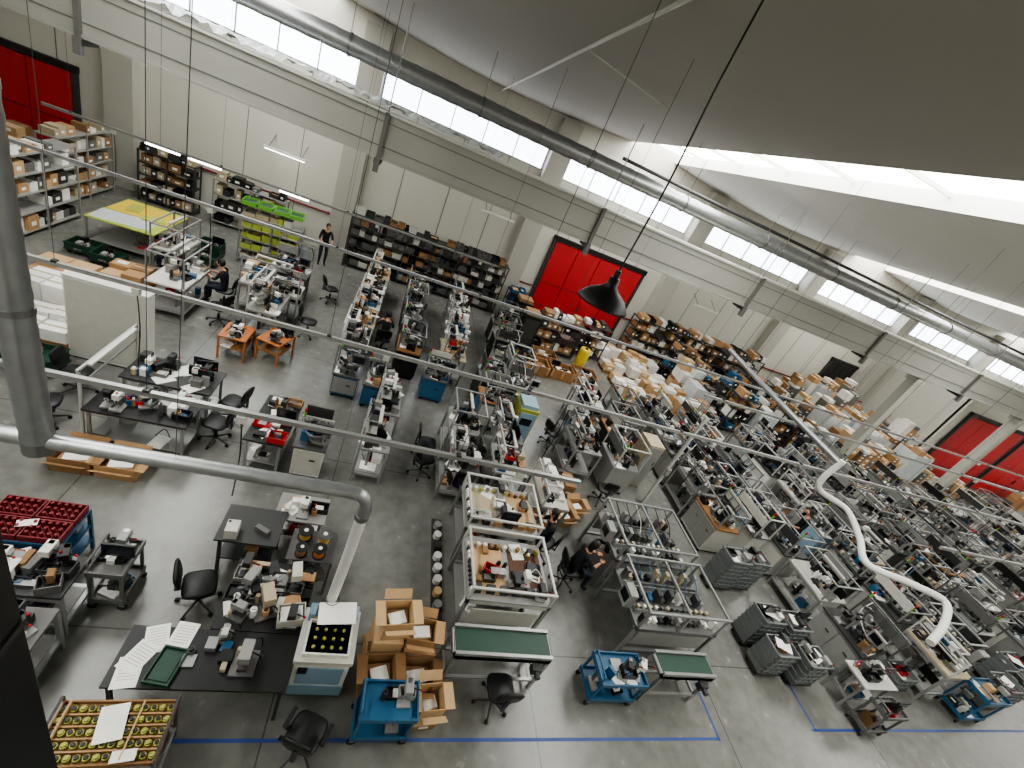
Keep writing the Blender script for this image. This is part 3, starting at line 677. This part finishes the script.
table('work_table',-1.2,6.8,.62,1.3,-.03,.72,'black','alu',61,16,'mix',.2)
station('test_machine',-.5,6.45,.55,.55,0,62,'white',.75,5,1.0)
chair(-1.5,13.6,.5);chair(1.6,6.9,.5);chair(-1.6,11.2,0)
alu_bench('assembly_bench',.55,6.8,.9,.55,math.pi/2,71,.8,'lgrey',1.3,14,'dark')
alu_bench('assembly_bench',.68,8.0,1.0,.5,math.pi/2,72,.8,'lgrey',1.3,14,'mix')
station('blue_press_machine',-.3,9.1,.6,.6,0,73,'blue',.65,8,1.0);station('blue_press_machine',.32,8.95,.5,.6,0,74,'blue',.65,8,.95)
sd=100
for i,y in enumerate([10.3,11.5,12.7,13.9,15.1]):
    sd+=1;alu_bench('assembly_bench',-.35+.02*i,y,1.1,.65,math.pi/2,sd,.8,['lgrey','tan','offwhite'][i%3],1.4,18,['dark','box','mix'][i%3],True,i%2==0)
for i,y in enumerate([10.7,12.2,13.6,15.0]):
    sd+=1;station('assembly_machine',.98,y,.9,.65,math.pi/2,sd,['black','dgrey','black','lgrey'][i],.85,12,1.35)
person('seated_worker',.3,11.4,1.7,'sit');chair(.3,11.4,1.7)
station('blue_press_machine',1.75,9.8,.65,.6,0,81,'blue',.7,9,1.05)
for i,(x,y) in enumerate([(2.2,11.1),(2.35,12.4),(2.45,13.6),(2.55,14.8)]):
    sd+=1;alu_bench('assembly_bench',x,y,1.05,.7,math.pi/2,sd,.8,['tan','offwhite','lgrey','white'][i],1.4,18,['box','mix','white','dark'][i])
for i,(x,y,c) in enumerate([(3.2,9.2,'blue'),(3.25,10.3,'dgrey'),(4.0,9.9,'lblue'),(4.05,10.9,'dgrey'),(3.9,11.9,'lgrey'),(4.0,13.1,'black'),(4.1,14.3,'black')]):
    sd+=1;station('assembly_machine' if c!='blue' else 'blue_press_machine',x,y,.75,.7,math.pi/2 if i%2 else 0,sd,c,.85,12,1.3 if i<2 else 1.5)
for i,(x,y) in enumerate([(4.9,13.9),(4.8,15.0)]):
    b=MB();b.box(0,0,0,.6,.6,1.6,'black');b.box(0,-.305,.1,.5,.01,1.4,'dgrey');b.box(.2,-.32,.8,.02,.02,.15,'steel');b.box(0,0,1.6,.5,.5,.12,'card2');b.obj('control_cabinet',x,y,0)
b=MB();b.box(0,0,0,.5,.6,1.05,'olive');b.box(0,-.31,.1,.42,.02,.85,'lblue');b.box(0,-.32,.6,.3,.02,.2,'screen');b.box(0,0,1.05,.42,.5,.1,'lblue');b.obj('control_cabinet',4.05,8.95,0)
for i,(x,y) in enumerate([(2.25,6.7),(3.3,6.9),(2.35,7.9),(3.4,7.95)]):
    sd+=1;alu_bench('machining_bench',x,y,.9,.7,math.pi/2,sd,.8,['dgrey','offwhite','lgrey','grey'][i],1.35,22,['dark','mix','dark','mach'][i],True,True,cage=(i==2))
chair(1.65,7.4,0);chair(2.85,6.25,1.5);chair(2.82,7.5,.2)
rack('wall_shelving',1.3,17.15,6.0,.55,2.0,0,6,91,('dgrey','black','grey','offwhite','steel','card2'),.95,'dgrey',1.0,True)
rack('wall_shelving',5.0,16.7,.9,.6,1.3,0,4,92,('blue','dblue','blue'),.95,'dgrey',1.0,True)
b=MB()
for i in range(3):
    b.tray(0,0,i*.3,.7,.5,.28,'blue',.02)
    b.box(0,0,i*.3+.02,.6,.4,.1,'dgrey')
b.obj('blue_bin_stack',5.3,15.8,0)
for (x,y) in((5.4,12.9),(6.4,13.0),(7.4,13.2),(5.9,13.8)):
    b=MB();pallet(b,0,0,.9,.65);b.tray(0,0,.12,.9,.65,.28,'wood',.03);b.box(0,0,.15,.8,.55,.1,'card2');clutter(b,-.3,.3,-.2,.2,.25,4,random.Random(int(x*10)),'box',.6)
    for s in(-1,1):
        for q in(-.4,0,.4):b.box(q,s*.335,.12,.08,.02,.28,'card')
    b.obj('wooden_crate',x,y,0)
rack('goods_rack',6.5,15.0,1.8,.6,1.4,0,4,93,('card','card2','black','white','dgrey'),.95,'dgrey');rack('goods_rack',8.2,15.6,1.3,.6,1.4,0,4,94,('card','white','dgrey','black'),.95,'dgrey')
b=MB();b.lathe(0,0,[(0,0),(.2,0),(.22,.3),(.22,.75),(.2,.8),(0,.8)],'yellow',20);b.cyl((0,0,.8),(0,0,.84),.06,'black');b.obj('yellow_drum',7.6,14.3,0)
# ================================================================ group at X5.3-8.2
for i,(x,y) in enumerate([(5.5,8.2),(6.5,7.9),(5.9,9.4),(6.9,9.1),(6.4,10.5),(7.35,10.2)]):
    sd+=1
    if i%2:station('assembly_machine',x,y,.95,.75,math.pi/2,sd,['lgrey','dgrey','lgrey'][i//2],.85,12,1.45)
    else:alu_bench('assembly_bench',x,y,1.0,.75,math.pi/2,sd,.85,['lgrey','grey','offwhite'][i//2],1.4,20,['dark','mix','mach'][i//2],nl=6)
b=MB();b.box(0,0,0,.45,.55,1.4,'tan');b.box(0,-.285,.05,.4,.02,1.3,'lgrey');b.box(.15,-.3,.8,.02,.02,.12,'black');b.obj('control_cabinet',7.35,8.2,0)
chair(5.0,8.9,.5);chair(6.0,7.1,1.4)
b=MB();b.box(0,0,0,.06,.06,2.9,'frame');b.box(0,0,0,.25,.25,.02,'steel');b.box(0,-.06,1.1,.12,.06,.2,'lgrey');b.obj('service_post',7.4,7.3,0)
pallet_load(4.9,7.2,.6,.5,.4,0,33)
# ================================================================ GROUP A / B
def board_bench(name,x,y,w,d,seed,top,items,up=1.1):
    r=random.Random(seed);b=MB();legs(b,w,d,.85,'alu',.05);q=.035
    b.box(0,0,.85,w,d,.03,'lgrey');b.box(0,0,.2,w-.1,d-.1,.02,'lgrey')
    for s in(-1,1):
        b.box(0,s*(d/2-.025),.78,w,.05,.07,'frame');b.box(s*(w/2-.025),0,.78,.05,d-.1,.07,'frame');b.box(0,s*(d/2-.025),.2,w-.1,.05,.05,'alu')
        for t in(-1,1):b.box(s*(w/2-.025),t*(d/2-.025),.88,q,q,up-.88,'frame')
        b.box(0,s*(d/2-.025),up,w,q,q,'frame');b.box(s*(w/2-.025),0,up,q,d-.1,q,'frame')
    b.box(-w/4,0,.88,w*.42,d*.8,.012,top);b.box(w/4,0,.88,w*.42,d*.8,.012,'brownpad' if seed==1 else 'card3')
    for i in range(11):
        b.cyl((-w/2+.1+i*(w-.2)/10,d*.33,.9),(-w/2+.1+i*(w-.2)/10,d*.33,.97),.035,r.choice(['white','olive','steel','card2']),10)
        b.cyl((-w*.46,-d*.38+i*d*.07,.9),(-w*.46,-d*.38+i*d*.07,.96),.03,r.choice(['black','dgrey','white']),8)
    for i in range(6):b.box(-w/2+.14+i*(w-.28)/5,-d*.36,.88,.13,.1,.1,r.choice(['dgrey','white','black','card']))
    b.box(0,-d/2-.02,.35,w*.8,.02,.35,'offwhite')
    clutter(b,-w/2+.15,w/2-.15,-d/2+.15,d/2-.15,.89,items,r,'dark',.6);clutter(b,-w/2+.2,w/2-.2,-d/2+.15,d/2-.15,.22,8,r,'mix',1.6)
    return b.obj(name,x,y,0)
board_bench('testing_bench',2.85,4.2,1.35,1.1,1,'card3',14);board_bench('testing_bench',2.9,5.45,1.35,1.05,2,'tan',16)
alu_bench('assembly_bench',4.1,6.2,1.0,.6,math.pi/2,120,.85,'offwhite',1.2,16,'white')
conveyor(2.7,3.12,1.4,.4)
chair(2.75,2.72,1.57,'work_stool','black',True,False,.5)
def guarded_line(name,x,y,w,d,seed):
    r=random.Random(seed);b=MB();legs(b,w,d,.85,'alu',.05);q=.035
    b.box(0,0,.8,w,d,.06,'steel')
    for s in(-1,1):
        for t in(-1,0,1):b.box(t*(w/2-.025),s*(d/2-.025),.86,q,q,.4,'alu')
        b.box(0,s*(d/2-.025),1.25,w,q,q,'alu');b.box(0,s*(d/2-.025),.2,w-.1,.05,.05,'alu');b.box(0,s*(d/2-.025),.4,w-.2,.02,.35,'lgrey')
    for t in(-1,0,1):b.box(t*(w/2-.025),0,1.25,q,d-.1,q,'alu')
    for s in(-1,1):
        b.box(0,s*.22,.86,w-.1,.08,.07,'alu');b.box(0,s*.22,.93,w-.12,.05,.006,'black')
    for i in range(int(w/.12)):
        xx=-w/2+.1+i*.12
        b.box(xx,0,.86,.08,.14,r.uniform(.06,.24),r.choice(['white','dgrey','black','steel','dgrey','alu','grey','blue']))
        b.box(xx,.38 if d>.9 else .3,.86,.07,.09,r.uniform(.05,.28),r.choice(['steel','black','alu','tan']));b.cyl((xx,-.22,.94),(xx,-.22,.99),.03,r.choice(['white','tan','steel']),10)
        b.box(xx+.03,-.4,.86,.07,.09,r.uniform(.05,.18),r.choice(['white','black','lgrey','dgrey']))
        if i%2:b.sweep([(xx,d/2-.03,1.25),(xx+.06,.2,1.1),(xx,0,1.0)],.009,r.choice(['black','blue','cablew','black']),5,0,.08)
    b.box(-w/2-.1,-.1,.9,.14,.26,.3,'lgrey');b.box(-w/2-.175,-.1,.98,.01,.2,.16,'screen')
    clutter(b,-w/2+.2,w/2-.2,-d/2+.15,d/2-.15,.25,12,r,'dark',1.7)
    return b.obj(name,x,y,0)
guarded_line('automatic_assembly_line',5.85,4.0,1.65,1.1,5);guarded_line('automatic_assembly_line',5.95,5.3,1.65,1.15,6)
conveyor(5.75,2.98,1.0,.36);cart('parts_cart',4.65,2.95,.8,.48,.62,0,'blue',17,5,'mix')
chair(4.4,4.75,0);person('seated_worker',4.4,4.75,0,'sit','shirt','jeans','hair',True,.03)
chair(4.0,5.3,math.pi*.75);person('seated_worker',4.0,5.3,math.pi*.9,'sit','shirt','jeans','hair',True)
b=MB();b.box(0,0,0,.18,2.1,.02,'dgrey')
for i in range(9):
    b.cyl((0,-.9+i*.22,.02),(0,-.9+i*.22,.12),.07,R.choice(['white','lgrey','dgrey','card3']),12)
b.obj('reel_storage_strip',1.98,4.7,0)
for (x,y,s) in((5.2,6.6,1),(4.8,6.25,2)):
    b=MB();cbox(b,0,0,0,.36,.3,.26,'card',.2,True);b.obj('cardboard_box',x,y,0)
# ================================================================ RIGHT CRATES & ROWS
for i,(x,y,n) in enumerate([(8.35,5.2,7),(8.95,5.25,7),(9.0,3.9,6),(8.4,4.0,6),(9.05,3.3,5),(8.35,3.45,5)]):crates(x,y,.56,.42,n,k='crate',seed=i,pap=i>1)
for i in range(5):
    y=6.5+i*1.1;sd+=1
    if i%2==0:station('assembly_machine',8.75+.03*i,y,1.0,.7,-math.pi/2,sd,['offwhite','lgrey','offwhite'][i//2],.85,12,1.3)
    else:alu_bench('assembly_bench',8.75+.03*i,y,1.0,.7,math.pi/2,sd,.85,'lgrey',1.3,18,'mach')
def row(xc,y0,y1,w,seed0,bases,tall=1.35,pitch=1.15):
    global sd
    y=y0;i=0;rr=random.Random(seed0*7+int(xc*10))
    while y<y1:
        sd+=1;k=(i+seed0)%4;jx=rr.uniform(-.08,.08);sh=rr.uniform(0,.12)
        if k==1:alu_bench('assembly_bench',xc+jx,y,pitch-.08-sh,w-.1,math.pi/2,sd,.85,rr.choice(['lgrey','grey','offwhite','tan']),1.35,20,'mach',True,True,cage=rr.random()<.4)
        elif k==3:
            o=guarded_line('automatic_assembly_line',xc+jx,y,pitch-.15,w-.1,sd);o.rotation_euler=(0,0,math.pi/2)
        else:station('assembly_machine',xc+jx,y,pitch-.08-sh,w-.08,math.pi/2 if k else -math.pi/2,sd,bases[i%len(bases)],.85,13,tall*rr.uniform(.85,1.08))
        y+=pitch;i+=1
row(10.55,3.8,11.0,.9,0,['lgrey','dgrey','offwhite','dgrey']);row(9.75,6.5,11.0,.6,2,['offwhite','lgrey'])
row(12.9,3.5,11.0,.9,1,['lblue','lgrey','white']);row(13.85,4.0,11.0,.8,3,['lgrey','dgrey','dgrey'])
row(15.9,4.6,11.2,.95,2,['dgrey','lgrey','grey']);row(17.6,4.2,11.2,1.,0,['lgrey','offwhite','dgrey']);row(20.2,4.8,11.0,1.,1,['white','lgrey']);row(22.4,5.4,11.0,1.,2,['lgrey','dgrey','white'])
row(25.,6.2,11.0,1.,3,['lgrey','white'],1.4,1.3);row(28,7,11.0,1.,0,['white','lgrey'],1.4,1.3)
for i,(x,y,n) in enumerate([(14.6,3.0,6),(15.3,3.05,6),(15.9,3.5,6),(16.5,3.6,5),(18.9,4.1,6),(11.9,3.3,3)]):crates(x,y,.58,.43,n,k='crate',seed=i+20,pap=i%2==0)
cart('parts_cart',13.6,2.8,.8,.5,.85,0,'blue',27,5,'white')
table('work_table',10.2,3.0,.9,.5,0,.8,'offwhite','alu',88,9,'dark',.3);cart('parts_cart',10.2,2.5,.6,.36,.7,0,'grey',29,5,'dark')
person('standing_worker',11.6,6.6,2.8,'stand','shirt','jeans','hair')
person('standing_worker',-2.3,16.3,-1.2,'stand','shirt','jeans','hair')
# ================================================================ STORAGE
s2=500
for x in (9.3,10.4,11.5):
    for y in(12.7,13.7,14.8,15.9):
        s2+=1
        rr=random.Random(s2);pallet_load(x+rr.uniform(-.1,.1),y,.9,.7,rr.uniform(.35,.9),0,s2,False,pal=('white','paper','card3','card','white'))
rack('goods_rack',14.2,17.1,7.4,.7,1.9,0,5,601,('card','card2','black','dgrey','white','card'),.95,'dgrey')
for x in (12.7,13.9,15.1,16.3,17.5,18.6):
    for y in(12.7,13.7,14.8,15.9):
        s2+=1;rr=random.Random(s2)
        if rr.random()<.5:pallet_load(x,y,.95,.8,rr.uniform(.6,1.5),0,s2,rr.random()<.35,pal=('card','card2','card3','white','dgrey'))
        else:rack('goods_rack',x,y,1.1,.6,rr.uniform(1.0,1.6),0,4,s2,('card','card2','white','blue','black','dgrey'),.95,'dgrey')
x=20.3
while x<36:
    for y in(12.9,14.1,15.3,16.6):
        s2+=1;rr=random.Random(s2)
        if x>26:
            if y<13 and rr.random()<.6:pallet_load(x,y,1.2,.8,rr.uniform(.5,1.3),0,s2,False,pal=('card','card3','white','grey'))
            continue
        pallet_load(x,y,1.2,.9,rr.uniform(1.5,2.7) if y>13 else rr.uniform(1.,1.8),0,s2,rr.random()<.45,pal=('card','card2','card3','white','grey'))
    x+=1.5
# ================================================================ world, camera
w=bpy.data.worlds.new('World');bpy.context.scene.world=w;w.use_nodes=True
bg=w.node_tree.nodes['Background'];bg.inputs[0].default_value=(.75,.86,1,1);bg.inputs[1].default_value=1.
cd=bpy.data.cameras.new('camera');co=bpy.data.objects.new('camera',cd);C.objects.link(co)
cd.sensor_width=36;cd.sensor_fit='HORIZONTAL';cd.lens=444/1024*36;cd.clip_start=.05;cd.clip_end=200
r_=Vector((.9155,-.1371,.3783));f_=Vector((.3156,.8271,-.4640));f_.normalize();r_=(r_-f_*r_.dot(f_)).normalized();u_=r_.cross(f_)
M=Matrix(((r_.x,u_.x,-f_.x,0),(r_.y,u_.y,-f_.y,0),(r_.z,u_.z,-f_.z,6.5),(0,0,0,1)))
co.matrix_world=M
bpy.context.scene.camera=co
